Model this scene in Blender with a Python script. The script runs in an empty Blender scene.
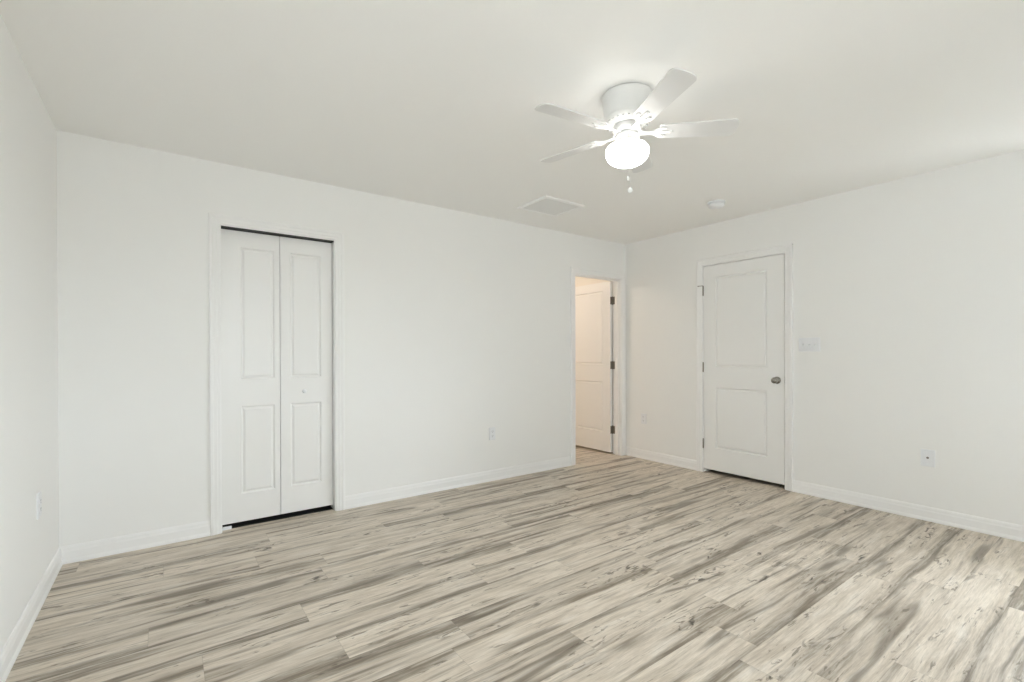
import bpy, bmesh, math, random
from mathutils import Vector, Matrix
PI = math.pi
S = bpy.context.scene
COL = S.collection

# ------------------------------------------------------------------ camera, sky, exposure
W, D, H, T = 4.795, 4.24, 2.44, 0.115      # room width (x), depth (y), height, wall thickness
# back wall lies on y=0, right wall on x=0, the room is x in (-W,0), y in (-D,0)
cam_d = bpy.data.cameras.new('camera')
cam = bpy.data.objects.new('camera', cam_d)
COL.objects.link(cam)
R_ = (0.80659, -0.59111, -0.00268); U_ = (0.00436, 0.00141, 0.99999); F_ = (0.59110, 0.80659, -0.00371)
cam.matrix_world = Matrix(((R_[0], U_[0], -F_[0], -4.3063), (R_[1], U_[1], -F_[1], -3.6470),
                           (R_[2], U_[2], -F_[2], 1.1792), (0, 0, 0, 1)))
cam_d.sensor_fit = 'HORIZONTAL'; cam_d.sensor_width = 36.0
cam_d.lens = 472.3 / 1024 * 36.0
cam_d.shift_y = (355.33 - 341.0) / 1024
cam_d.clip_start = 0.02
S.camera = cam

GROUND = 1.0        # glow from below the horizon, relative to the sky
EAST = 8.3          # boost added to the +x sky for the right window, relative to the sky
SKY = 5.0           # daylight outside the windows
GLOBE = 10.0        # the fan's lamp
HALL = 52.0         # warm lamp in the room beyond the open door
world = bpy.data.worlds.new('sky'); S.world = world
world.use_nodes = True
bg = world.node_tree.nodes['Background']
bg.inputs[1].default_value = SKY
# invented outdoors: even glow behind the camera, boosted sky over dark ground on +x
_nt = world.node_tree
_tc = _nt.nodes.new('ShaderNodeTexCoord'); _sx = _nt.nodes.new('ShaderNodeSeparateXYZ')
_nt.links.new(_tc.outputs['Generated'], _sx.inputs[0])


def _band(socket, lo, hi, c0, c1):
    m = _nt.nodes.new('ShaderNodeMapRange'); m.interpolation_type = 'SMOOTHSTEP'
    m.inputs[1].default_value = lo; m.inputs[2].default_value = hi
    _nt.links.new(_sx.outputs[socket], m.inputs[0])
    x = _nt.nodes.new('ShaderNodeMix'); x.data_type = 'RGBA'
    _nt.links.new(m.outputs[0], x.inputs[0])
    for k, c in ((6, c0), (7, c1)):
        if isinstance(c, tuple): x.inputs[k].default_value = (*c, 1)
        else: _nt.links.new(c, x.inputs[k])
    return x.outputs[2]


_south = _band(2, -0.03, 0.03, (GROUND * 0.97, GROUND * 0.975, GROUND * 0.99), (0.90, 0.95, 1.03))
_east = _band(2, -0.03, 0.03, (0.06, 0.065, 0.05), (EAST * 0.90, EAST * 0.95, EAST * 1.03))
_nt.links.new(_band(0, 0.35, 0.65, _south, _east), bg.inputs[0])
S.view_settings.view_transform = 'Standard'
S.view_settings.look = 'None'
S.view_settings.gamma = 1.0
S.view_settings.use_curve_mapping = False
S.view_settings.exposure = 0.0
S.cycles.max_bounces = 14
S.cycles.diffuse_bounces = 10
S.cycles.use_denoising = True

# windows out of view: of the wall behind the camera (x0, x1, z0, z1) and of the right wall nearer the camera (y0, y1, z0, z1)
WIN = [(-4.35, -3.05, 0.75, 2.08)]
WINR = [(-4.12, -3.34, 0.75, 2.08)]


def portal(w, h, loc, rot):
    ld = bpy.data.lights.new('window_daylight', 'AREA')
    ld.shape = 'RECTANGLE'; ld.size = w; ld.size_y = h
    ld.cycles.is_portal = True
    lo = bpy.data.objects.new('window_daylight', ld); COL.objects.link(lo)
    lo.location = loc; lo.rotation_euler = rot


for (a, b, c, d) in WIN: portal(b - a, d - c, ((a + b) / 2, -D - T - 0.01, (c + d) / 2), (PI / 2, 0, 0))
for (a, b, c, d) in WINR: portal(b - a, d - c, (T + 0.01, (a + b) / 2, (c + d) / 2), (PI / 2, 0, PI / 2))


# ------------------------------------------------------------------ materials
def mat(name, col, rough=0.5, metal=0.0, spec=0.5, bump=None, emit=None):
    m = bpy.data.materials.new(name); m.use_nodes = True
    nt = m.node_tree; p = nt.nodes['Principled BSDF']
    p.inputs['Base Color'].default_value = (*col, 1)
    p.inputs['Roughness'].default_value = rough
    p.inputs['Metallic'].default_value = metal
    p.inputs['Specular IOR Level'].default_value = spec
    if emit:
        p.inputs['Emission Color'].default_value = (*emit[0], 1)
        p.inputs['Emission Strength'].default_value = emit[1]
    if bump:
        tc = nt.nodes.new('ShaderNodeTexCoord')
        n = nt.nodes.new('ShaderNodeTexNoise'); n.inputs['Scale'].default_value = bump[0]
        n.inputs['Detail'].default_value = 3
        b = nt.nodes.new('ShaderNodeBump'); b.inputs['Strength'].default_value = bump[1]
        b.inputs['Distance'].default_value = 0.002
        nt.links.new(tc.outputs['Object'], n.inputs['Vector'])
        nt.links.new(n.outputs['Fac'], b.inputs['Height'])
        nt.links.new(b.outputs['Normal'], p.inputs['Normal'])
    return m


M_WALL = mat('wall_paint', (0.912, 0.913, 0.903), 0.85, spec=0.25, bump=(90, 0.10))
M_CEIL = mat('ceiling_paint', (0.92, 0.918, 0.904), 0.9, spec=0.2, bump=(60, 0.12))
M_TRIM = mat('trim_paint', (0.92, 0.92, 0.918), 0.38, spec=0.45)
M_DOOR = mat('door_paint', (0.905, 0.905, 0.897), 0.30, spec=0.6)
M_HALL = mat('hall_paint', (0.88, 0.85, 0.80), 0.85, spec=0.25)
M_DARK = mat('closet_shade', (0.10, 0.10, 0.10), 0.9)  # dark base colour stands in for the shade inside the closet
M_TRACK = mat('track_metal', (0.03, 0.03, 0.03), 0.6)
M_NICKEL = mat('brushed_nickel', (0.33, 0.315, 0.29), 0.22, metal=1.0)
M_HINGE = mat('aged_nickel', (0.27, 0.25, 0.22), 0.42, metal=1.0)
M_PLATE = mat('white_plastic', (0.86, 0.875, 0.90), 0.28)
M_SLOT = mat('slot_dark', (0.10, 0.10, 0.10), 0.7)
M_FAN = mat('fan_enamel', (0.84, 0.84, 0.83), 0.35)
M_BLADE = mat('fan_blade', (0.74, 0.74, 0.735), 0.5)
M_GLOBE = mat('frosted_globe', (0.9, 0.9, 0.88), 0.4, emit=((1.0, 0.975, 0.93), GLOBE))
M_CHAIN = mat('chain_metal', (0.86, 0.85, 0.83), 0.35)
M_VENT = mat('vent_enamel', (0.91, 0.91, 0.90), 0.5)


def glass_mat():
    m = bpy.data.materials.new('window_glass'); m.use_nodes = True
    nt = m.node_tree; nt.nodes.remove(nt.nodes['Principled BSDF'])
    o = nt.nodes['Material Output']
    t = nt.nodes.new('ShaderNodeBsdfTransparent'); t.inputs[0].default_value = (0.96, 0.98, 0.97, 1)
    g = nt.nodes.new('ShaderNodeBsdfGlossy'); g.inputs['Roughness'].default_value = 0.02
    x = nt.nodes.new('ShaderNodeMixShader'); x.inputs[0].default_value = 0.06
    nt.links.new(t.outputs[0], x.inputs[1]); nt.links.new(g.outputs[0], x.inputs[2])
    nt.links.new(x.outputs[0], o.inputs[0])
    return m


M_GLASS = glass_mat()


def floor_mat():
    m = bpy.data.materials.new('vinyl_planks'); m.use_nodes = True
    nt = m.node_tree; L = nt.links; p = nt.nodes['Principled BSDF']

    def N(t, **kw):
        n = nt.nodes.new(t)
        for k, v in kw.items(): setattr(n, k, v)
        return n

    def mth(op, a, b=None, c=None, clamp=False):
        n = N('ShaderNodeMath', operation=op, use_clamp=clamp)
        for i, v in enumerate((a, b, c)):
            if v is None: continue
            if isinstance(v, (int, float)): n.inputs[i].default_value = v
            else: L.new(v, n.inputs[i])
        return n.outputs[0]

    def comb(x, y, z=0.0):
        n = N('ShaderNodeCombineXYZ')
        for i, v in enumerate((x, y, z)):
            if isinstance(v, (int, float)): n.inputs[i].default_value = v
            else: L.new(v, n.inputs[i])
        return n.outputs[0]

    def noise(v, scale=1.0, detail=3.0, rough=0.5, dist=0.0):
        n = N('ShaderNodeTexNoise'); L.new(v, n.inputs['Vector'])
        n.inputs['Scale'].default_value = scale; n.inputs['Detail'].default_value = detail
        n.inputs['Roughness'].default_value = rough; n.inputs['Distortion'].default_value = dist
        return n.outputs['Fac']

    def sstep(x, a, b):
        n = N('ShaderNodeMapRange', interpolation_type='SMOOTHSTEP', clamp=True)
        L.new(x, n.inputs[0]); n.inputs[1].default_value = a; n.inputs[2].default_value = b
        n.inputs[3].default_value = 0.0; n.inputs[4].default_value = 1.0
        return n.outputs[0]

    def mix(f, a, b, blend='MIX'):
        n = N('ShaderNodeMix', data_type='RGBA', blend_type=blend, clamp_factor=True)
        if isinstance(f, (int, float)): n.inputs[0].default_value = f
        else: L.new(f, n.inputs[0])
        for i, v in ((6, a), (7, b)):
            if isinstance(v, tuple): n.inputs[i].default_value = (*v, 1)
            else: L.new(v, n.inputs[i])
        return n.outputs[2]

    tc = N('ShaderNodeTexCoord'); sp = N('ShaderNodeSeparateXYZ')
    L.new(tc.outputs['Object'], sp.inputs[0])
    X, Y = sp.outputs[0], sp.outputs[1]
    PW, PL = 0.18, 1.22
    ry = mth('DIVIDE', mth('ADD', Y, 9.0), PW)                  # seams on multiples of 0.18
    row = mth('FLOOR', ry); fy = mth('FRACT', ry)
    wn = N('ShaderNodeTexWhiteNoise', noise_dimensions='1D'); L.new(row, wn.inputs['W'])
    rx = mth('ADD', mth('DIVIDE', X, PL), mth('MULTIPLY', wn.outputs['Value'], 7.3))
    col = mth('FLOOR', rx); fx = mth('FRACT', rx)
    wp = N('ShaderNodeTexWhiteNoise', noise_dimensions='2D'); L.new(comb(row, col), wp.inputs['Vector'])
    sc = N('ShaderNodeSeparateColor'); L.new(wp.outputs['Color'], sc.inputs[0])
    r1, r2, r3 = sc.outputs[0], sc.outputs[1], sc.outputs[2]
    # plank-local coordinates in metres, shifted per plank so that no two show the same figure
    px = mth('ADD', mth('MULTIPLY', fx, PL), mth('MULTIPLY', r1, 37.0))
    py = mth('ADD', mth('MULTIPLY', fy, PW), mth('MULTIPLY', r2, 23.0))
    # slow wander of the grain
    wob = mth('MULTIPLY', mth('SUBTRACT', noise(comb(mth('MULTIPLY', px, 1.6), mth('MULTIPLY', py, 3.0)), 1.0, 2.0), 0.5), 0.04)
    pyw = mth('ADD', py, wob)

    def grain(fx_, fy_, z=0.0, detail=3.0, rough=0.55, dist=0.0):
        return noise(comb(mth('MULTIPLY', px, fx_), mth('MULTIPLY', pyw, fy_), z), 1.0, detail, rough, dist)

    broad = grain(0.50, 11.0, r3, 5.0, 0.58)
    mid = grain(2.6, 50.0, r3, 6.0, 0.68)
    mott = grain(3.4, 20.0, 5.0, 6.0, 0.66, 0.3)
    fine = grain(12.0, 240.0, 0.0, 4.0, 0.7)
    LIGHT = (0.70, 0.625, 0.53); TAN = (0.50, 0.428, 0.342); DARK = (0.150, 0.118, 0.085); BLK = (0.05, 0.040, 0.030)
    c = mix(sstep(mth('ADD', mth('MULTIPLY', mid, 0.55), mth('MULTIPLY', mott, 0.45)), 0.40, 0.66), LIGHT, TAN)
    # pale cerused patches
    c = mix(mth('MULTIPLY', sstep(mott, 0.47, 0.30), 0.55), c, (0.74, 0.69, 0.62))
    # broad soft brown bands, gathered along one edge of a plank
    edge = mth('ABSOLUTE', mth('SUBTRACT', fy, mth('GREATER_THAN', r1, 0.5)))
    eb = mth('MULTIPLY', sstep(edge, 0.40, 0.02), mth('MULTIPLY', sstep(r2, 0.15, 0.75), 0.17))
    band = sstep(mth('ADD', broad, eb), 0.525, 0.655)
    brk = mth('ADD', 0.38, mth('MULTIPLY', sstep(mth('ADD', mth('MULTIPLY', mid, 0.6), mth('MULTIPLY', mott, 0.4)), 0.38, 0.60), 0.62))
    c = mix(mth('MULTIPLY', mth('MULTIPLY', band, brk), 0.84), c, (0.165, 0.130, 0.092))
    # crisp fine streaks
    stk = grain(4.5, 105.0, 41.0, 4.0, 0.62)
    c = mix(mth('MULTIPLY', sstep(stk, 0.54, 0.66), 0.42), c, (0.30, 0.248, 0.19))
    # narrow dark lines that run with the grain and fade out
    rid = mth('SUBTRACT', 1.0, mth('ABSOLUTE', mth('MULTIPLY', mth('SUBTRACT', grain(0.42, 6.0, 11.0, 1.0, 0.4), 0.5), 2.0)))
    lgate = sstep(grain(1.3, 7.0, 17.0, 2.0), 0.47, 0.62)
    c = mix(mth('MULTIPLY', mth('MULTIPLY', sstep(rid, 0.93, 0.99), lgate), 0.75), c, DARK)
    # the dark edge of a plank, here and there
    ed = mth('MULTIPLY', sstep(edge, 0.14, 0.0), sstep(grain(1.1, 2.0, 23.0, 2.0), 0.42, 0.58))
    c = mix(mth('MULTIPLY', mth('MULTIPLY', ed, brk), 0.85), c, DARK)
    # short checks
    chk = grain(7.5, 52.0, 3.0, 3.0, 0.62, 0.8)
    gate = grain(2.4, 9.0, 7.0, 1.5)
    c = mix(mth('MULTIPLY', mth('MULTIPLY', sstep(chk, 0.565, 0.64), sstep(gate, 0.50, 0.59)), 0.74), c, DARK)
    # knots: ragged dark marks with curved tails
    kq = comb(mth('MULTIPLY', px, 8.5), mth('MULTIPLY', py, 27.0), 9.0)
    kn = noise(kq, 1.0, 3.0, 0.55, 1.6)
    kgate = sstep(noise(comb(mth('MULTIPLY', px, 2.3), mth('MULTIPLY', py, 7.0), 31.0), 1.0, 1.0), 0.56, 0.68)
    c = mix(mth('MULTIPLY', mth('MULTIPLY', sstep(kn, 0.53, 0.64), kgate), 0.78), c, DARK)
    c = mix(mth('MULTIPLY', mth('MULTIPLY', sstep(kn, 0.63, 0.70), kgate), 0.8), c, BLK)
    # fine grain and plank-to-plank tone
    g = mth('ADD', 0.66, mth('MULTIPLY', fine, 0.68))
    tone = mth('ADD', 0.95, mth('MULTIPLY', r3, 0.12))
    gv = mth('MULTIPLY', g, tone)
    n3 = N('ShaderNodeCombineXYZ')
    for i in range(3): L.new(gv, n3.inputs[i])
    c = mix(1.0, c, n3.outputs[0], 'MULTIPLY')
    # bevelled seams
    sy = mth('MINIMUM', fy, mth('SUBTRACT', 1.0, fy))
    sx = mth('MINIMUM', fx, mth('SUBTRACT', 1.0, fx))
    seam = mth('MAXIMUM', sstep(mth('MULTIPLY', sy, PW), 0.0022, 0.0006), sstep(mth('MULTIPLY', sx, PL), 0.0022, 0.0006))
    c = mix(mth('MULTIPLY', seam, 0.22), c, DARK)
    L.new(c, p.inputs['Base Color'])
    p.inputs['Roughness'].default_value = 0.42
    p.inputs['Specular IOR Level'].default_value = 0.4
    b = N('ShaderNodeBump'); b.inputs['Strength'].default_value = 0.25; b.inputs['Distance'].default_value = 0.001
    L.new(mth('SUBTRACT', mth('MULTIPLY', fine, 0.4), seam), b.inputs['Height'])
    L.new(b.outputs['Normal'], p.inputs['Normal'])
    return m


M_FLOOR = floor_mat()


# ------------------------------------------------------------------ mesh helpers
def box(bm, a, b, bevel=0.0, seg=1):
    a = [min(p, q) for p, q in zip(a, b)], [max(p, q) for p, q in zip(a, b)]
    lo, hi = a
    r = bmesh.ops.create_cube(bm, size=1.0)
    for v in r['verts']:
        v.co = Vector([lo[i] + (v.co[i] + 0.5) * (hi[i] - lo[i]) for i in range(3)])
    if bevel:
        es = list({e for v in r['verts'] for e in v.link_edges})
        bmesh.ops.bevel(bm, geom=es, offset=bevel, segments=seg, profile=0.5, affect='EDGES')


def lathe(bm, prof, seg=32, mtx=None, smooth=True):
    """prof: (radius, height) from one end to the other, turned about z; radius 0 closes the end"""
    mtx = mtx or Matrix()
    rings = []
    for r, z in prof:
        if r < 1e-6: rings.append([bm.verts.new(mtx @ Vector((0, 0, z)))])
        else: rings.append([bm.verts.new(mtx @ Vector((r * math.cos(2 * PI * k / seg), r * math.sin(2 * PI * k / seg), z))) for k in range(seg)])
    fs = []
    for A, B in zip(rings, rings[1:]):
        for k in range(seg):
            j = (k + 1) % seg
            if len(A) == 1 and len(B) == 1: continue
            if len(A) == 1: fs.append(bm.faces.new((A[0], B[k], B[j])))
            elif len(B) == 1: fs.append(bm.faces.new((A[k], B[0], A[j])))
            else: fs.append(bm.faces.new((A[k], B[k], B[j], A[j])))
    for R in (rings[0], rings[-1]):
        if len(R) > 1: fs.append(bm.faces.new(R))
    for f in fs: f.smooth = smooth
    return fs


def tube(bm, pts, rad, seg=8):
    pts = [Vector(p) for p in pts]
    rings = []
    up = Vector((0, 0, 1))
    for i, p in enumerate(pts):
        t = (pts[min(i + 1, len(pts) - 1)] - pts[max(i - 1, 0)]).normalized()
        s = t.cross(up)
        if s.length < 1e-3: s = t.cross(Vector((1, 0, 0)))
        s.normalize(); u = s.cross(t)
        rings.append([bm.verts.new(p + rad * (math.cos(2 * PI * k / seg) * s + math.sin(2 * PI * k / seg) * u)) for k in range(seg)])
    for A, B in zip(rings, rings[1:]):
        for k in range(seg):
            f = bm.faces.new((A[k], B[k], B[(k + 1) % seg], A[(k + 1) % seg])); f.smooth = True
    bm.faces.new(rings[0]); bm.faces.new(rings[-1])


def prism(bm, outline, z0, z1, mtx=None):
    mtx = mtx or Matrix()
    A = [bm.verts.new(mtx @ Vector((x, y, z0))) for x, y in outline]
    B = [bm.verts.new(mtx @ Vector((x, y, z1))) for x, y in outline]
    n = len(A)
    for k in range(n): bm.faces.new((A[k], A[(k + 1) % n], B[(k + 1) % n], B[k]))
    bm.faces.new(A[::-1]); bm.faces.new(B)


def sweep(bm, paths):
    """paths: for each point of a closed profile, the polyline it follows; all of one length"""
    V = [[bm.verts.new(p) for p in path] for path in paths]
    n = len(V)
    for i in range(n):
        A, B = V[i], V[(i + 1) % n]
        for k in range(len(A) - 1):
            bm.faces.new((A[k], A[k + 1], B[k + 1], B[k]))
    bm.faces.new([v[0] for v in V]); bm.faces.new([v[-1] for v in V])


def obj(name, bm, m, parent=None, loc=None, sharp=None):
    bmesh.ops.recalc_face_normals(bm, faces=bm.faces[:])
    if sharp is not None:
        for e in bm.edges:
            if len(e.link_faces) == 2 and e.calc_face_angle(0) > sharp: e.smooth = False
        for f in bm.faces: f.smooth = True
    me = bpy.data.meshes.new(name); bm.to_mesh(me); bm.free()
    me.materials.append(m)
    o = bpy.data.objects.new(name, me); COL.objects.link(o)
    if parent: o.parent = parent
    if loc: o.location = loc
    return o


def B(): return bmesh.new()


def tag(o, label, cat, group=None, kind=None):
    o['label'] = label; o['category'] = cat
    if group: o['group'] = group
    if kind: o['kind'] = kind
    return o


def struct(name, bm, m, label, cat):
    return tag(obj(name, bm, m), label, cat, kind='structure')


def thing(name, loc, label, cat, group=None, kind=None, rot=None):
    o = bpy.data.objects.new(name, None); COL.objects.link(o)
    o.empty_display_size = 0.05
    o.location = loc
    if rot: o.rotation_euler = rot
    return tag(o, label, cat, group, kind)


def copy_tree(o, parent=None):
    c = o.copy(); COL.objects.link(c)
    if parent: c.parent = parent
    for ch in list(o.children): copy_tree(ch, c)
    return c


# ------------------------------------------------------------------ room shell
# openings: closet on the back wall, doorway on the back wall, door on the right wall
CX0, CX1, CZ = -4.028, -3.267, 2.047        # rough openings (outside of the jamb boards)
AX0, AX1, AZ = -0.821, -0.067, 2.043
BY0, BY1, BZ = -1.768, -0.970, 2.057
HALL_D, CL_D = 2.2, 0.75                     # depth of the spaces behind

bm = B(); box(bm, (-W - T, -D - T, -0.06), (0.95, T + HALL_D + 0.1, 0)); struct('floor', bm, M_FLOOR, 'grey-brown wood-look plank floor with dark knots and streaks', 'floor')
bm = B(); box(bm, (-W - T, -D - T, H), (0.95, T + HALL_D + 0.1, H + 0.1)); struct('ceiling', bm, M_CEIL, 'plain off-white painted ceiling carrying the fan', 'ceiling')


def wall_x(name, y0, y1, x0, x1, holes, m, label):
    bm = B(); x = x0
    for (a, b, c, d) in sorted(holes):
        box(bm, (x, y0, 0), (a, y1, H))
        if c > 0: box(bm, (a, y0, 0), (b, y1, c))
        box(bm, (a, y0, d), (b, y1, H)); x = b
    box(bm, (x, y0, 0), (x1, y1, H))
    return struct(name, bm, m, label, 'wall')


wall_x('wall_back', 0, T, -W - T, T, [(CX0, CX1, 0, CZ), (AX0, AX1, 0, AZ)], M_WALL, 'long white wall holding the bifold closet and the open doorway')
wall_x('wall_front', -D - T, -D, -W - T, T, WIN, M_WALL, 'white wall with a window opposite the closet wall')
bm = B(); box(bm, (-W - T, -D, 0), (-W, 0, H)); struct('wall_left', bm, M_WALL, 'white wall meeting the closet wall at the far left corner', 'wall')
bm = B()
y_ = -D
for (a, b, c, d) in WINR:
    box(bm, (0, y_, 0), (T, a, H)); box(bm, (0, a, 0), (T, b, c)); box(bm, (0, a, d), (T, b, H)); y_ = b
box(bm, (0, y_, 0), (T, BY0, H)); box(bm, (0, BY0, BZ), (T, BY1, H)); box(bm, (0, BY1, 0), (T, 0, H))
struct('wall_right', bm, M_WALL, 'white wall holding the closed two-panel door', 'wall')
# space behind the bifold closet, behind the right door, and the warm room beyond the doorway
bm = B()
box(bm, (CX0 - 0.5, T + CL_D, 0), (CX1 + 0.5, T + CL_D + 0.05, H)); box(bm, (CX0 - 0.55, T, 0), (CX0 - 0.5, T + CL_D, H)); box(bm, (CX1 + 0.5, T, 0), (CX1 + 0.55, T + CL_D, H))
struct('wall_closet', bm, M_DARK, 'inside wall of the closet behind the bifold door, coloured dark for its shade', 'wall')
bm = B(); box(bm, (CX0 + 0.018, 0.052, 0), (CX1 - 0.018, T, 0.003)); box(bm, (CX0 - 0.5, T, 0), (CX1 + 0.5, T + CL_D, 0.003))
struct('floor_closet', bm, M_TRACK, 'dark bare floor inside the closet under the bifold door', 'floor')
bm = B()
box(bm, (T + 0.7, BY0 - 0.2, 0), (T + 0.75, BY1 + 0.2, H)); box(bm, (T, BY0 - 0.25, 0), (T + 0.75, BY0 - 0.2, H)); box(bm, (T, BY1 + 0.2, 0), (T + 0.75, BY1 + 0.25, H))
struct('wall_landing', bm, M_HALL, 'wall of the space behind the closed right door', 'wall')
bm = B()
box(bm, (-2.15, T + HALL_D, 0), (T, T + HALL_D + 0.08, H)); box(bm, (-2.2, T, 0), (-2.12, T + HALL_D + 0.08, H)); box(bm, (0, T, 0), (T, T + HALL_D, H))
struct('wall_hall', bm, M_HALL, 'warm cream wall of the room beyond the open doorway', 'wall')


# door casings: colonial profile (a = outward from the opening, d = out of the wall)
CAS = [(0, 0), (0, 0.009), (0.004, 0.011), (0.018, 0.011), (0.024, 0.0145), (0.040, 0.0145), (0.047, 0.0185), (0.060, 0.0185), (0.064, 0.015), (0.064, 0)]


def casing(name, axis, s0, s1, top, base, sign, label, right=0.064):
    """axis 'x': opening s0..s1 along x on plane y=base; 'y': along y on plane x=base; sign = out of the wall"""
    bm = B(); paths = []
    for a, d in CAS:
        ar = min(a, right)
        pl = [(s0 - a, 0), (s0 - a, top + a), (s1 + ar, top + a), (s1 + ar, 0)]
        paths.append([Vector((s, base + sign * d, z)) if axis == 'x' else Vector((base + sign * d, s, z)) for s, z in pl])
    sweep(bm, paths)
    return struct(name, bm, M_TRIM, label, 'door trim')


def jamb(name, axis, s0, s1, top, y0, y1, stop, label, t=0.018):
    """boards lining an opening s0..s1 (rough); stop = (start, end) depth of the stop strip or None"""
    bm = B()

    def bx(a0, a1, d0, d1, z0, z1):
        if axis == 'x': box(bm, (a0, d0, z0), (a1, d1, z1))
        else: box(bm, (d0, a0, z0), (d1, a1, z1))
    bx(s0, s0 + t, y0, y1, 0, top); bx(s1 - t, s1, y0, y1, 0, top); bx(s0 + t, s1 - t, y0, y1, top - t, top)
    if stop:
        a, b = stop; k = 0.011
        bx(s0 + t, s0 + t + k, a, b, 0, top - t); bx(s1 - t - k, s1 - t, a, b, 0, top - t); bx(s0 + t + k, s1 - t - k, a, b, top - t - k, top - t)
    return struct(name, bm, M_TRIM, label, 'door frame')


casing('trim_1', 'x', CX0 + 0.013, CX1 - 0.013, CZ - 0.013, 0, -1, 'white moulded casing around the bifold closet')
casing('trim_2', 'x', AX0 + 0.013, AX1 - 0.013, AZ - 0.013, 0, -1, 'white moulded casing around the open doorway by the corner', right=0.062)
casing('trim_3', 'y', BY0 + 0.013, BY1 - 0.013, BZ - 0.013, 0, -1, 'white moulded casing around the closed right door')
jamb('trim_4', 'x', CX0, CX1, CZ, 0, T, None, 'white jamb lining the closet opening')
jamb('trim_5', 'x', AX0, AX1, AZ, 0, T, (0.030, 0.075), 'white jamb with stop strip lining the open doorway')
jamb('trim_6', 'y', BY0, BY1, BZ, 0, T, (0.040, 0.075), 'white jamb around the closed right door')
casing('trim_7', 'x', AX0 + 0.013, AX1 - 0.013, AZ - 0.013, T, 1, 'white casing on the far side of the open doorway', right=0.062)

# baseboards with a moulded top and a shoe strip at the floor: (out of the wall, height)
BASE = [(0, 0), (0.016, 0), (0.016, 0.010), (0.0125, 0.020), (0.011, 0.024), (0.011, 0.066), (0.0085, 0.074), (0.0075, 0.086), (0.004, 0.096), (0.0, 0.098)]


def baseboard(name, segs, label):
    """segs: (axis, s0, s1, base, sign, k0, k1); k = 1 mitres that end against a neighbour standing d away"""
    bm = B()
    for axis, s0, s1, base, sign, k0, k1 in segs:
        paths = []
        for d, z in BASE:
            e = ((s0 + k0 * d), (s1 - k1 * d))
            paths.append([Vector((s, base + sign * d, z)) if axis == 'x' else Vector((base + sign * d, s, z)) for s in e])
        sweep(bm, paths)
    return struct(name, bm, M_TRIM, label, 'baseboard')


co = 0.051   # casing edge beyond the rough opening
baseboard('baseboard_back', [('x', -W, CX0 - co, 0, -1, 1, 0), ('x', CX1 + co, AX0 - co, 0, -1, 0, 0)], 'white baseboard along the closet wall')
baseboard('baseboard_left', [('y', -D, 0, -W, 1, 1, 1)], 'white baseboard along the left wall')
baseboard('baseboard_right', [('y', -D, BY0 - co, 0, -1, 1, 0), ('y', BY1 + co, 0, 0, -1, 0, 0)], 'white baseboard along the wall with the closed door')
baseboard('baseboard_front', [('x', -W, 0, -D, 1, 1, 1)], 'white baseboard under the window opposite the closet')


# ------------------------------------------------------------------ windows (in the wall facing the closet)
for i, (a, b, c, d) in enumerate(WIN + WINR):
    if i < len(WIN): wl, wr = ((a + b) / 2, -D - T, c), 0
    else: wl, wr = (T, (a + b) / 2, c), PI / 2
    w = thing('window_%d' % (i + 1), wl, ['wide white sash window opposite the bifold closet', 'white sash window in the right wall beyond the cable jack plate'][i], 'window', kind='structure', rot=(0, 0, wr))
    hw, hh = (b - a) / 2, d - c
    bm = B(); f = 0.045
    box(bm, (-hw, 0.0, 0), (-hw + f, T, hh)); box(bm, (hw - f, 0, 0), (hw, T, hh)); box(bm, (-hw + f, 0, 0), (hw - f, T, f)); box(bm, (-hw + f, 0, hh - f), (hw - f, T, hh))
    obj('window_frame', bm, M_TRIM, w)
    for k, (z0, z1, y) in enumerate(((f, hh / 2 + 0.02, 0.055), (hh / 2 - 0.02, hh - f, 0.02))):
        bm = B(); s = 0.035; x0, x1 = -hw + f, hw - f
        box(bm, (x0, y, z0), (x0 + s, y + 0.03, z1)); box(bm, (x1 - s, y, z0), (x1, y + 0.03, z1))
        box(bm, (x0 + s, y, z0), (x1 - s, y + 0.03, z0 + s)); box(bm, (x0 + s, y, z1 - s), (x1 - s, y + 0.03, z1))
        sash = obj('sash', bm, M_TRIM, w)
        bm = B(); box(bm, (x0 + s, y + 0.013, z0 + s), (x1 - s, y + 0.017, z1 - s)); obj('pane', bm, M_GLASS, sash)
    bm = B(); box(bm, (-hw - 0.05, T - 0.01, -0.02), (hw + 0.05, T + 0.05, 0.0), 0.004); obj('window_sill', bm, M_TRIM, w)
    bm = B()
    e = 0.064
    for p in ((-hw - e, -hw, -0.02, hh + e), (hw, hw + e, -0.02, hh + e), (-hw, hw, hh, hh + e)):
        box(bm, (p[0], T, p[2]), (p[1], T + 0.016, p[3]), 0.004)
    obj('window_casing', bm, M_TRIM, w)


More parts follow.
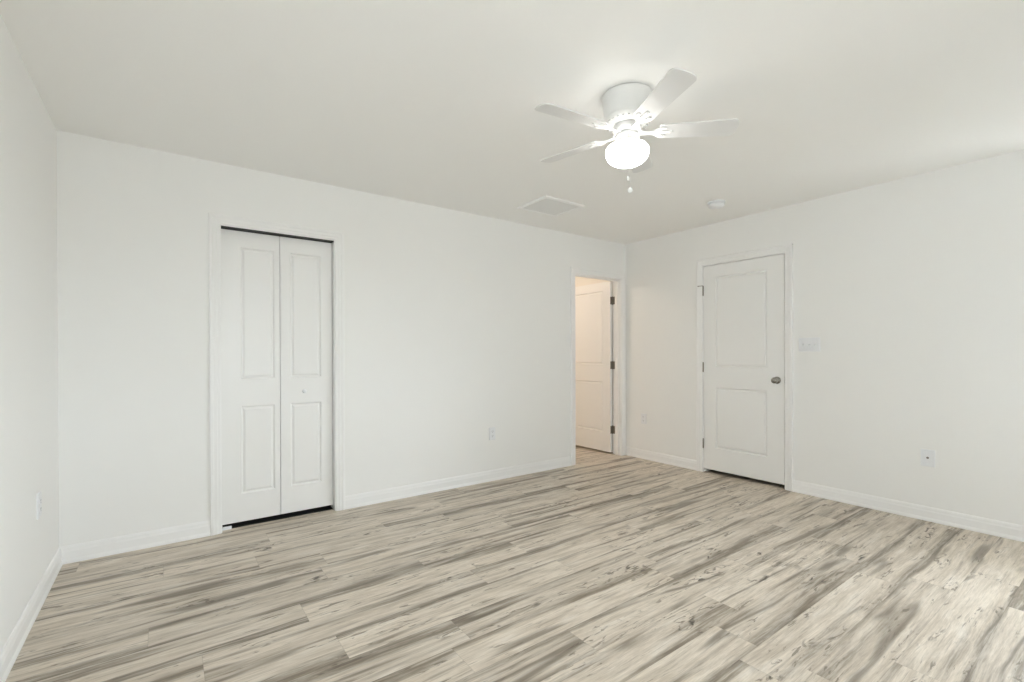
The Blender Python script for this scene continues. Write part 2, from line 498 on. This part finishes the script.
# ------------------------------------------------------------------ moulded door leaves
def panel_leaf(bm, x0, x1, z0, z1, th, panels, prof, back=True):
    """leaf spans x0..x1, z0..z1; its front is y=0 (facing -y), its back y=th. panels: (xa, xb, za, zb); prof: (inset, depth)"""
    xs = sorted({x0, x1, *[p[0] for p in panels], *[p[1] for p in panels]})
    zs = sorted({z0, z1, *[p[2] for p in panels], *[p[3] for p in panels]})

    def face(Y, sg):
        for i in range(len(xs) - 1):
            for j in range(len(zs) - 1):
                cx, cz = (xs[i] + xs[i + 1]) / 2, (zs[j] + zs[j + 1]) / 2
                if any(p[0] < cx < p[1] and p[2] < cz < p[3] for p in panels): continue
                bm.faces.new([bm.verts.new((x, Y, z)) for x, z in ((xs[i], zs[j]), (xs[i + 1], zs[j]), (xs[i + 1], zs[j + 1]), (xs[i], zs[j + 1]))])
        for (a, b, c, d) in panels:
            rings = []
            for ins, dep in [(0, 0)] + prof:
                rings.append([(a + ins, Y + sg * dep, c + ins), (b - ins, Y + sg * dep, c + ins), (b - ins, Y + sg * dep, d - ins), (a + ins, Y + sg * dep, d - ins)])
            for P, Q in zip(rings, rings[1:]):
                for k in range(4):
                    bm.faces.new([bm.verts.new(v) for v in (P[k], P[(k + 1) % 4], Q[(k + 1) % 4], Q[k])])
            bm.faces.new([bm.verts.new(v) for v in rings[-1]])
    face(0, 1)
    face(th, -1)
    for i in range(len(xs) - 1):
        for z in (z0, z1): bm.faces.new([bm.verts.new(v) for v in ((xs[i], 0, z), (xs[i + 1], 0, z), (xs[i + 1], th, z), (xs[i], th, z))])
    for j in range(len(zs) - 1):
        for x in (x0, x1): bm.faces.new([bm.verts.new(v) for v in ((x, 0, zs[j]), (x, 0, zs[j + 1]), (x, th, zs[j + 1]), (x, th, zs[j]))])
    bmesh.ops.remove_doubles(bm, verts=bm.verts[:], dist=1e-5)


PROF = [(0.003, 0.004), (0.008, 0.011), (0.012, 0.0125), (0.015, 0.012), (0.027, 0.0035), (0.031, 0.0025)]
PROF_B = [(0.003, 0.004), (0.007, 0.0095), (0.011, 0.011), (0.014, 0.0105), (0.024, 0.0035), (0.027, 0.0025)]

# bifold closet door
YF = 0.050       # front face of the leaves, set back in the opening
bif = thing('door_1', ((CX0 + CX1) / 2, YF, 0), 'white two-leaf bifold closet door with raised panels and a tiny knob', 'closet door', kind='structure')
ox = (CX0 + CX1) / 2
ZB, ZT = 0.035, 2.019
PZ = ((0.224, 0.824), (1.010, 1.910))
leafs = []
for (x0, x1, p0, p1) in ((-4.006, -3.6500, -3.894, -3.684), (-3.6465, -3.290, -3.581, -3.369)):
    bm = B(); panel_leaf(bm, x0 - ox, x1 - ox, ZB, ZT, 0.035, [(p0 - ox, p1 - ox, a, b) for a, b in PZ], PROF_B)
    leafs.append(obj('door_leaf', bm, M_DOOR, bif))
mt = Matrix.Translation((-3.491 - ox, 0, 0.909)) @ Matrix.Rotation(PI / 2, 4, 'X')
bm = B(); lathe(bm, [(0, 0), (0.008, 0.0), (0.0065, 0.008), (0.012, 0.013), (0.0155, 0.019), (0.0145, 0.025), (0.008, 0.028), (0, 0.0285)], 20, mt)
k = obj('knob', bm, M_PLATE, leafs[1]); k['label'] = 'small round white knob'
bm = B(); box(bm, (CX0 + 0.018 - ox, -0.047, CZ - 0.0225), (CX1 - 0.018 - ox, 0.040, CZ - 0.018))
tr = obj('top_track', bm, M_TRACK, bif); tr['label'] = 'dark metal top track'
bm = B(); box(bm, (CX0 + 0.018 - ox, -0.008, 0.0), (CX0 + 0.075 - ox, 0.028, 0.004)); box(bm, (CX0 + 0.018 - ox, -0.008, 0.004), (CX0 + 0.022 - ox, 0.028, 0.032)); box(bm, (CX0 + 0.024 - ox, -0.008, 0.004), (CX0 + 0.075 - ox, -0.004, 0.022), 0.001)
obj('pivot_bracket', bm, M_PLATE, bif)


# hinge: knuckle at the origin along z; two leaves of plate, one along +x and one along -x (hidden ones lie in the joint)
def hinge(parent, loc, plates, L=0.089):
    bm = B()
    lathe(bm, [(0, -L / 2 - 0.005), (0.004, -L / 2 - 0.005), (0.0055, -L / 2 - 0.001), (0.0062, -L / 2), (0.0062, L / 2), (0.0055, L / 2 + 0.001), (0.004, L / 2 + 0.005), (0, L / 2 + 0.005)], 12)
    h = obj('hinge', bm, M_HINGE, parent, loc)
    for (a, b) in plates:
        bm = B(); box(bm, a, b)
        obj('hinge_plate', bm, M_HINGE, h)
    return h


def knob_set(parent, loc, rot):
    mt = Matrix.Rotation(PI / 2, 4, 'X')
    bm = B(); lathe(bm, [(0, 0), (0.032, 0), (0.032, 0.003), (0.028, 0.008), (0.012, 0.011), (0.0105, 0.024), (0.014, 0.030), (0.024, 0.036), (0.0275, 0.045), (0.026, 0.055), (0.020, 0.061), (0.009, 0.0635), (0, 0.064)], 28, mt)
    o = obj('knob', bm, M_NICKEL, parent, loc); o.rotation_euler = rot
    o['label'] = 'round brushed nickel knob'
    return o


# door standing open into the room beyond
HX, HY = AX1 - 0.018 - 0.001, T + 0.004           # hinge pin of the open door
d2 = thing('door_2', (HX, HY, 0), 'white two-panel door standing open beyond the doorway by the corner', 'door', kind='structure')
LW = (AX1 - AX0) - 0.036 - 0.006
bm = B()
# built closed (x from -LW..0, front at y=-0.038) and then turned 90 degrees about the pin
panel_leaf(bm, -LW - 0.003, -0.003, 0.022, 2.020, 0.035, [(-LW + 0.112, -0.115, 0.250, 0.845), (-LW + 0.112, -0.115, 1.045, 1.920)], PROF)
bmesh.ops.translate(bm, verts=bm.verts[:], vec=(0, -0.039, 0))
lf = obj('door_leaf', bm, M_DOOR, d2)
knob_set(lf, (-LW + 0.065, -0.039, 0.92), (0, 0, 0)); knob_set(lf, (-LW + 0.065, -0.004, 0.92), (0, 0, PI))
d2.rotation_euler = (0, 0, -PI / 2 + math.radians(0.0))
for z in (1.795, 1.04, 0.285):
    # plates: on the leaf's edge and, once the door is turned, on the jamb
    hinge(d2, (0, 0, z), [((-0.0032, -0.036, -0.0445), (-0.0008, -0.002, 0.0445)), ((0.003, -0.0008, -0.0445), (0.036, 0.0016, 0.0445))])

# closed door on the right wall; local frame: x along the leaf (from the hinge), front facing the room
d3 = thing('door_3', (0, BY1 - 0.020, 0), 'closed white two-panel door with nickel knob on the right wall', 'door', kind='structure', rot=(0, 0, -PI / 2))
LB = (BY1 - BY0) - 0.036 - 0.006
bm = B()
panel_leaf(bm, 0.001, LB + 0.001, 0.038, 2.034, 0.035, [(0.122, 0.122 + 0.49, 0.252, 0.845), (0.122, 0.122 + 0.49, 1.043, 1.922)], PROF)
lf = obj('door_leaf', bm, M_DOOR, d3)
knob_set(lf, (LB - 0.058, 0, 0.940), (0, 0, 0)); knob_set(lf, (LB - 0.058, 0.035, 0.940), (0, 0, PI))
for z in (1.795, 1.04, 0.285):
    h = hinge(d3, (-0.001, -0.0075, z), [((-0.003, 0.001, -0.0445), (-0.0012, 0.035, 0.0445))])
    if z > 1.5:
        bm = B(); tube(bm, [(0, 0, 0.0505), (-0.045, -0.014, 0.0505)], 0.0028, 8); lathe(bm, [(0, 0), (0.006, 0.0), (0.006, 0.008), (0, 0.008)], 12, Matrix.Translation((-0.045, -0.014, 0.0465)))
        obj('door_stop', bm, M_HINGE, h)
bm = B(); box(bm, (LB + 0.0045, -0.003, 0.913), (LB + 0.010, 0.001, 0.977), 0.001); sp_ = obj('strike_plate', bm, M_HINGE, d3)


# ------------------------------------------------------------------ wall plates (local: plate in xz, facing -y)
def plate_bm(w, h, d=0.0075, bev=0.0025):
    bm = B(); A = []
    for (i, y) in ((0, 0), (0, -d * 0.6), (bev, -d)):
        A.append([bm.verts.new((sx * (w / 2 - i), y, sz * (h / 2 - i))) for sx, sz in ((-1, -1), (1, -1), (1, 1), (-1, 1))])
    for P, Q in zip(A, A[1:]):
        for k in range(4): bm.faces.new((P[k], P[(k + 1) % 4], Q[(k + 1) % 4], Q[k]))
    bm.faces.new(A[-1]); bm.faces.new(A[0][::-1])
    return bm


def screw_bm(x, z, y=-0.0075):
    bm = B(); lathe(bm, [(0, 0.0015), (0.002, 0.0013), (0.0032, 0), (0.0032, -0.0005)], 10, Matrix.Translation((x, y, z)) @ Matrix.Rotation(PI / 2, 4, 'X'))
    return bm


def outlet(label, loc, rz):
    t = thing('wall_outlet', loc, label, 'outlet', 'duplex wall outlets', rot=(0, 0, rz))
    obj('cover_plate', plate_bm(0.070, 0.115), M_PLATE, t)
    for s in (-1, 1):
        bm = B(); z = s * 0.0195
        pts = []
        for a in range(28):
            th = 2 * PI * a / 28
            pts.append((0.0168 * max(-0.92, min(0.92, math.cos(th) * 1.02)), 0.0142 * math.sin(th)))
        prism(bm, pts, 0, 0.0025, Matrix.Translation((0, -0.0072, z)) @ Matrix.Rotation(PI / 2, 4, 'X'))
        r = obj('receptacle', bm, M_PLATE, t)
        bm = B()
        box(bm, (-0.0075, -0.0101, z - 0.001), (-0.0053, -0.0094, z + 0.008)); box(bm, (0.0053, -0.0101, z + 0.0005), (0.0075, -0.0094, z + 0.008))
        lathe(bm, [(0.0025, 0), (0.0025, 0.0006)], 10, Matrix.Translation((0, -0.0095, z - 0.0075)) @ Matrix.Rotation(PI / 2, 4, 'X'))
        obj('slots', bm, M_SLOT, r)
    obj('screw', screw_bm(0, 0), M_PLATE, t)
    return t


outlet('white wall outlet between the open doorway and the closed right door', (0, -0.262, 0.447), -PI / 2)
outlet('white wall outlet on the closet wall between the closet and the doorway', (-1.866, 0, 0.437), 0)
outlet('white wall outlet on the left wall near the corner', (-W, -0.535, 0.470), PI / 2)

t = thing('coax_plate', (0, -2.701, 0.440), 'white cable jack plate low on the right wall below the switches', 'wall plate', rot=(0, 0, -PI / 2))
obj('cover_plate', plate_bm(0.078, 0.118), M_PLATE, t)
mx = Matrix.Translation((0, -0.0075, 0.002)) @ Matrix.Rotation(PI / 2, 4, 'X')
bm = B(); lathe(bm, [(0, 0), (0.0075, 0), (0.0075, 0.003), (0.0048, 0.0032), (0.0048, 0.011), (0.003, 0.011), (0.003, 0.004), (0, 0.004)], 12, mx)
j = obj('jack', bm, M_HINGE, t); j['label'] = 'dark metal cable jack'
for z in (-0.042, 0.042): obj('screw', screw_bm(0, z), M_PLATE, t)

t = thing('light_switch', (0, -1.945, 1.247), 'white three-toggle light switch plate right of the closed door', 'light switch', rot=(0, 0, -PI / 2))
obj('cover_plate', plate_bm(0.162, 0.115), M_PLATE, t)
for k in (-1, 0, 1):
    x = k * 0.046
    bm = B(); box(bm, (x - 0.0062, -0.0082, -0.013), (x + 0.0062, -0.007, 0.013))
    box(bm, (x - 0.0042, -0.0085, -0.0115), (x + 0.0042, -0.008, 0.0115))
    m0 = Matrix.Translation((x, -0.008, 0.0)) @ Matrix.Rotation(math.radians(-24), 4, 'X')
    vs0 = len(bm.verts)
    box(bm, (-0.0035, -0.013, -0.0045), (0.0035, 0.0, 0.0045), 0.0012)
    bm.verts.ensure_lookup_table()
    bmesh.ops.transform(bm, matrix=m0, verts=bm.verts[vs0:])
    tg = obj('toggle', bm, M_PLATE, t)
    for z in (-0.030, 0.030): obj('screw', screw_bm(x, z), M_PLATE, t)


# ------------------------------------------------------------------ ceiling things
# return air grille
vx0, vx1, vy0, vy1 = -1.860, -1.425, -0.772, -0.392
t = thing('air_vent', ((vx0 + vx1) / 2, (vy0 + vy1) / 2, H), 'white square air return grille on the ceiling above the closet wall', 'air vent')
hx, hy = (vx1 - vx0) / 2, (vy1 - vy0) / 2
bm = B(); fr = 0.028
paths = []
for i, z in ((0, 0), (0.001, -0.011), (0.005, -0.015), (fr - 0.004, -0.015), (fr, -0.006), (fr, 0)):
    a, b = hx - i, hy - i
    paths.append([Vector((-a, -b, z)), Vector((a, -b, z)), Vector((a, b, z)), Vector((-a, b, z))])
V = [[bm.verts.new(p) for p in pa] for pa in paths]
for i in range(len(V)):
    P, Q = V[i], V[(i + 1) % len(V)]
    for k in range(4): bm.faces.new((P[k], P[(k + 1) % 4], Q[(k + 1) % 4], Q[k]))
obj('frame', bm, M_VENT, t)
bm = B(); n = 26
for k in range(n):
    y = -hy + fr + (k + 0.5) * (2 * hy - 2 * fr) / n
    w_ = 0.0068
    pr = [(-hx + fr, y - w_, -0.0015), (hx - fr, y - w_, -0.0015), (hx - fr, y + w_, -0.009), (-hx + fr, y + w_, -0.009)]
    A = [bm.verts.new(p) for p in pr]; C = [bm.verts.new((p[0], p[1], p[2] + 0.001)) for p in pr]
    bm.faces.new(A); bm.faces.new(C[::-1])
    for q in range(4): bm.faces.new((A[q], A[(q + 1) % 4], C[(q + 1) % 4], C[q]))
for q in (-1, 1): box(bm, (q * hx / 3 - 0.002, -hy + fr, -0.006), (q * hx / 3 + 0.002, hy - fr, -0.001))
obj('louvers', bm, mat('vent_louver_enamel', (0.80, 0.80, 0.79), 0.5), t)
for q in (-1, 1): obj('screw', (lambda b_: (lathe(b_, [(0, -0.017), (0.003, -0.0165), (0.004, -0.015), (0.004, -0.0145)], 10, Matrix.Translation((q * (hx - fr / 2), 0, 0))), b_)[1])(B()), M_VENT, t)

t = thing('smoke_detector', (-0.591, -1.472, H), 'round white smoke detector on the ceiling above the closed right door', 'smoke detector')
bm = B(); lathe(bm, [(0, 0), (0.069, 0), (0.070, -0.004), (0.067, -0.012), (0.052, -0.013), (0.052, -0.021), (0, -0.021)], 36); obj('base', bm, M_PLATE, t, sharp=0.9)
bm = B(); lathe(bm, [(0.0, -0.019), (0.060, -0.019), (0.064, -0.022), (0.064, -0.030), (0.058, -0.041), (0.046, -0.048), (0.020, -0.0515), (0, -0.052)], 36); obj('cover', bm, M_PLATE, t, sharp=0.9)
bm = B(); lathe(bm, [(0.010, -0.050), (0.010, -0.0535), (0, -0.054)], 16, Matrix.Translation((0.016, 0.010, 0.0005))); obj('test_button', bm, M_VENT, t)


# ------------------------------------------------------------------ ceiling fan
FX, FY = -2.477, -2.111
fan = thing('ceiling_fan', (FX, FY, H), 'white five-blade hugger ceiling fan with a lit round globe', 'ceiling fan')
bm = B(); lathe(bm, [(0.0, 0), (0.106, 0), (0.106, -0.0045), (0.121, -0.005), (0.122, -0.008), (0.119, -0.014), (0.112, -0.085), (0.108, -0.108), (0.0, -0.108)], 56); obj('mount_housing', bm, M_FAN, fan, sharp=0.6)
# vented motor ring with radial slots
bm = B(); seg = 72
prof = [(0.110, -0.108), (0.1115, -0.114), (0.108, -0.124), (0.086, -0.142), (0.078, -0.146), (0.0, -0.146)]
lathe(bm, prof, seg)
ring = obj('motor_ring', bm, M_FAN, fan, sharp=0.6)
bm = B()
for k in range(24):
    a = 2 * PI * k / 24
    mt = Matrix.Rotation(a, 4, 'Z') @ Matrix.Translation((0.097, 0, -0.1325)) @ Matrix.Rotation(math.radians(39.3), 4, 'Y')
    v0 = len(bm.verts); box(bm, (-0.008, -0.0045, -0.001), (0.010, 0.0045, 0.0012)); bm.verts.ensure_lookup_table()
    bmesh.ops.transform(bm, matrix=mt, verts=bm.verts[v0:])
vs_ = obj('vent_slots', bm, M_SLOT, ring)
vs_.data.materials[0] = mat('slot_grey', (0.35, 0.35, 0.34), 0.7)
bm = B(); lathe(bm, [(0, -0.146), (0.060, -0.146), (0.066, -0.150), (0.068, -0.160), (0.066, -0.178), (0.060, -0.184), (0.0, -0.184)], 48); obj('flywheel', bm, M_FAN, fan, sharp=0.7)
bm = B(); lathe(bm, [(0, -0.184), (0.040, -0.184), (0.040, -0.190), (0.056, -0.194), (0.059, -0.200), (0.059, -0.222), (0.055, -0.228), (0, -0.228)], 48); obj('switch_housing', bm, M_FAN, fan, sharp=0.7)
bm = B(); lathe(bm, [(0, -0.228), (0.050, -0.228), (0.066, -0.231), (0.069, -0.236), (0.068, -0.244), (0.058, -0.246), (0, -0.246)], 48)
fit = obj('light_fitter', bm, M_FAN, fan, sharp=0.7)
for k in range(3):
    a = 2 * PI * k / 3 + 0.4
    bm = B(); lathe(bm, [(0.002, 0), (0.002, 0.008), (0.0042, 0.008), (0.0042, 0.013), (0, 0.0135)], 10, Matrix.Rotation(a, 4, 'Z') @ Matrix.Translation((0.066, 0, -0.240)) @ Matrix.Rotation(PI / 2, 4, 'Y'))
    obj('thumb_screw', bm, M_CHAIN, fit)
GP = [(0.056, -0.238), (0.057, -0.243), (0.079, -0.2440), (0.095, -0.2510), (0.103, -0.262), (0.1045, -0.277), (0.1025, -0.291), (0.095, -0.3065), (0.082, -0.320), (0.063, -0.3305), (0.040, -0.3365), (0.018, -0.339), (0, -0.3395)]
bm = B(); lathe(bm, GP, 48); gl = obj('globe', bm, M_GLOBE, fan); gl['label'] = 'glowing round frosted globe'

BZ_, TH0, PITCH = -0.183, 173.5, -12.0
# one blade along +x, then turned
def blade_outline():
    pts = []
    r0, r1, w0, w1, rc = 0.150, 0.505, 0.094, 0.118, 0.020
    pts += [(r0 + 0.006, -w0 / 2), ]
    for a in range(7):
        th = -PI / 2 + (PI / 2) * a / 6
        pts.append((r1 - rc + rc * math.cos(th), -w1 / 2 + rc + rc * math.sin(th)))
    for a in range(7):
        th = (PI / 2) * a / 6
        pts.append((r1 - rc + rc * math.cos(th), w1 / 2 - rc + rc * math.sin(th)))
    # bowed tip
    pts = [(x + (0.012 * (1 - (2 * y / w1) ** 2) if x > r1 - rc - 1e-6 else 0), y) for x, y in pts]
    pts[8:8] = [(r1 + 0.012 * (1 - (2 * y / w1) ** 2), y) for y in (-0.025, -0.0125, 0.0, 0.0125, 0.025)]
    pts += [(r0 + 0.006, w0 / 2), (r0, w0 / 2 - 0.010), (r0, -w0 / 2 + 0.010)]
    return pts


MB = Matrix.Translation((0.06, 0, 0)) @ Matrix.Rotation(math.radians(PITCH), 4, 'X') @ Matrix.Translation((-0.06, 0, 0))


def make_blade():
    bm = B(); prism(bm, blade_outline(), 0.0, 0.006, MB)
    bl = obj('blade', bm, M_BLADE, fan, (0, 0, BZ_))
    # iron: arm out of the flywheel, opening to a scrolled plate under the blade root
    bm = B()
    arm = [(0.050, -0.013), (0.085, -0.010), (0.110, -0.010), (0.128, -0.016), (0.142, -0.030), (0.160, -0.038), (0.178, -0.036), (0.186, -0.026), (0.178, -0.018), (0.166, -0.020), (0.160, -0.012),
           (0.178, -0.009), (0.212, -0.008), (0.218, 0.0)]
    arm = arm + [(x, -y) for x, y in reversed(arm[:-1])]
    prism(bm, arm, -0.0055, -0.0005, MB)
    box(bm, (0.045, -0.012, -0.003), (0.075, 0.012, 0.010), 0.002)
    ir = obj('blade_iron', bm, M_FAN, bl)
    for (x, y) in ((0.172, -0.028), (0.172, 0.028), (0.204, 0)):
        bm = B(); lathe(bm, [(0, -0.0085), (0.004, -0.0075), (0.005, -0.0055), (0.005, -0.005)], 10, MB @ Matrix.Translation((x, y, 0)))
        obj('screw', bm, M_CHAIN, bl)
    return bl


b0 = make_blade()
for k in range(5):
    b_ = b0 if k == 0 else copy_tree(b0, fan)
    b_.rotation_euler = (0, 0, math.radians(TH0 - 72 * k))


def chain(ang, zend, fob):
    c_, s_ = math.cos(ang), math.sin(ang)
    prf = [(0.060, -0.212), (0.066, -0.226), (0.0735, -0.236), (0.080, -0.2475), (0.097, -0.256), (0.109, -0.269), (0.1125, -0.284), (0.1125, -0.31), (0.1125, zend)]
    pts = [Vector((r * c_, r * s_, z)) for r, z in prf]
    bm = B(); tube(bm, pts, 0.0013, 6)
    ch = obj('pull_chain', bm, M_CHAIN, fan)
    mt = Matrix.Translation(pts[-1])
    bm = B()
    if fob: lathe(bm, [(0, 0.012), (0.004, 0.011), (0.009, 0.006), (0.0115, -0.001), (0.0105, -0.008), (0.006, -0.013), (0, -0.0145)], 18, mt)
    else: lathe(bm, [(0, 0.012), (0.003, 0.010), (0.0055, 0.002), (0.0055, -0.006), (0.003, -0.011), (0, -0.012)], 14, mt)
    obj('chain_fob', bm, M_FAN, ch)


chain(math.radians(-133.0), -0.499, True)
chain(math.radians(-138.0), -0.443, False)

# ------------------------------------------------------------------ lamp of the room beyond
bm = B(); lathe(bm, [(0, 0), (0.13, 0), (0.13, -0.02), (0.12, -0.05), (0.08, -0.085), (0.03, -0.10), (0, -0.102)], 32)
hl = obj('flush_light', bm, mat('warm_diffuser', (0.9, 0.85, 0.75), 0.4, emit=((1.0, 0.85, 0.71), HALL)), loc=(-1.15, 1.15, H))
tag(hl, 'warm flush dome lamp on the ceiling of the room beyond the doorway', 'ceiling lamp')
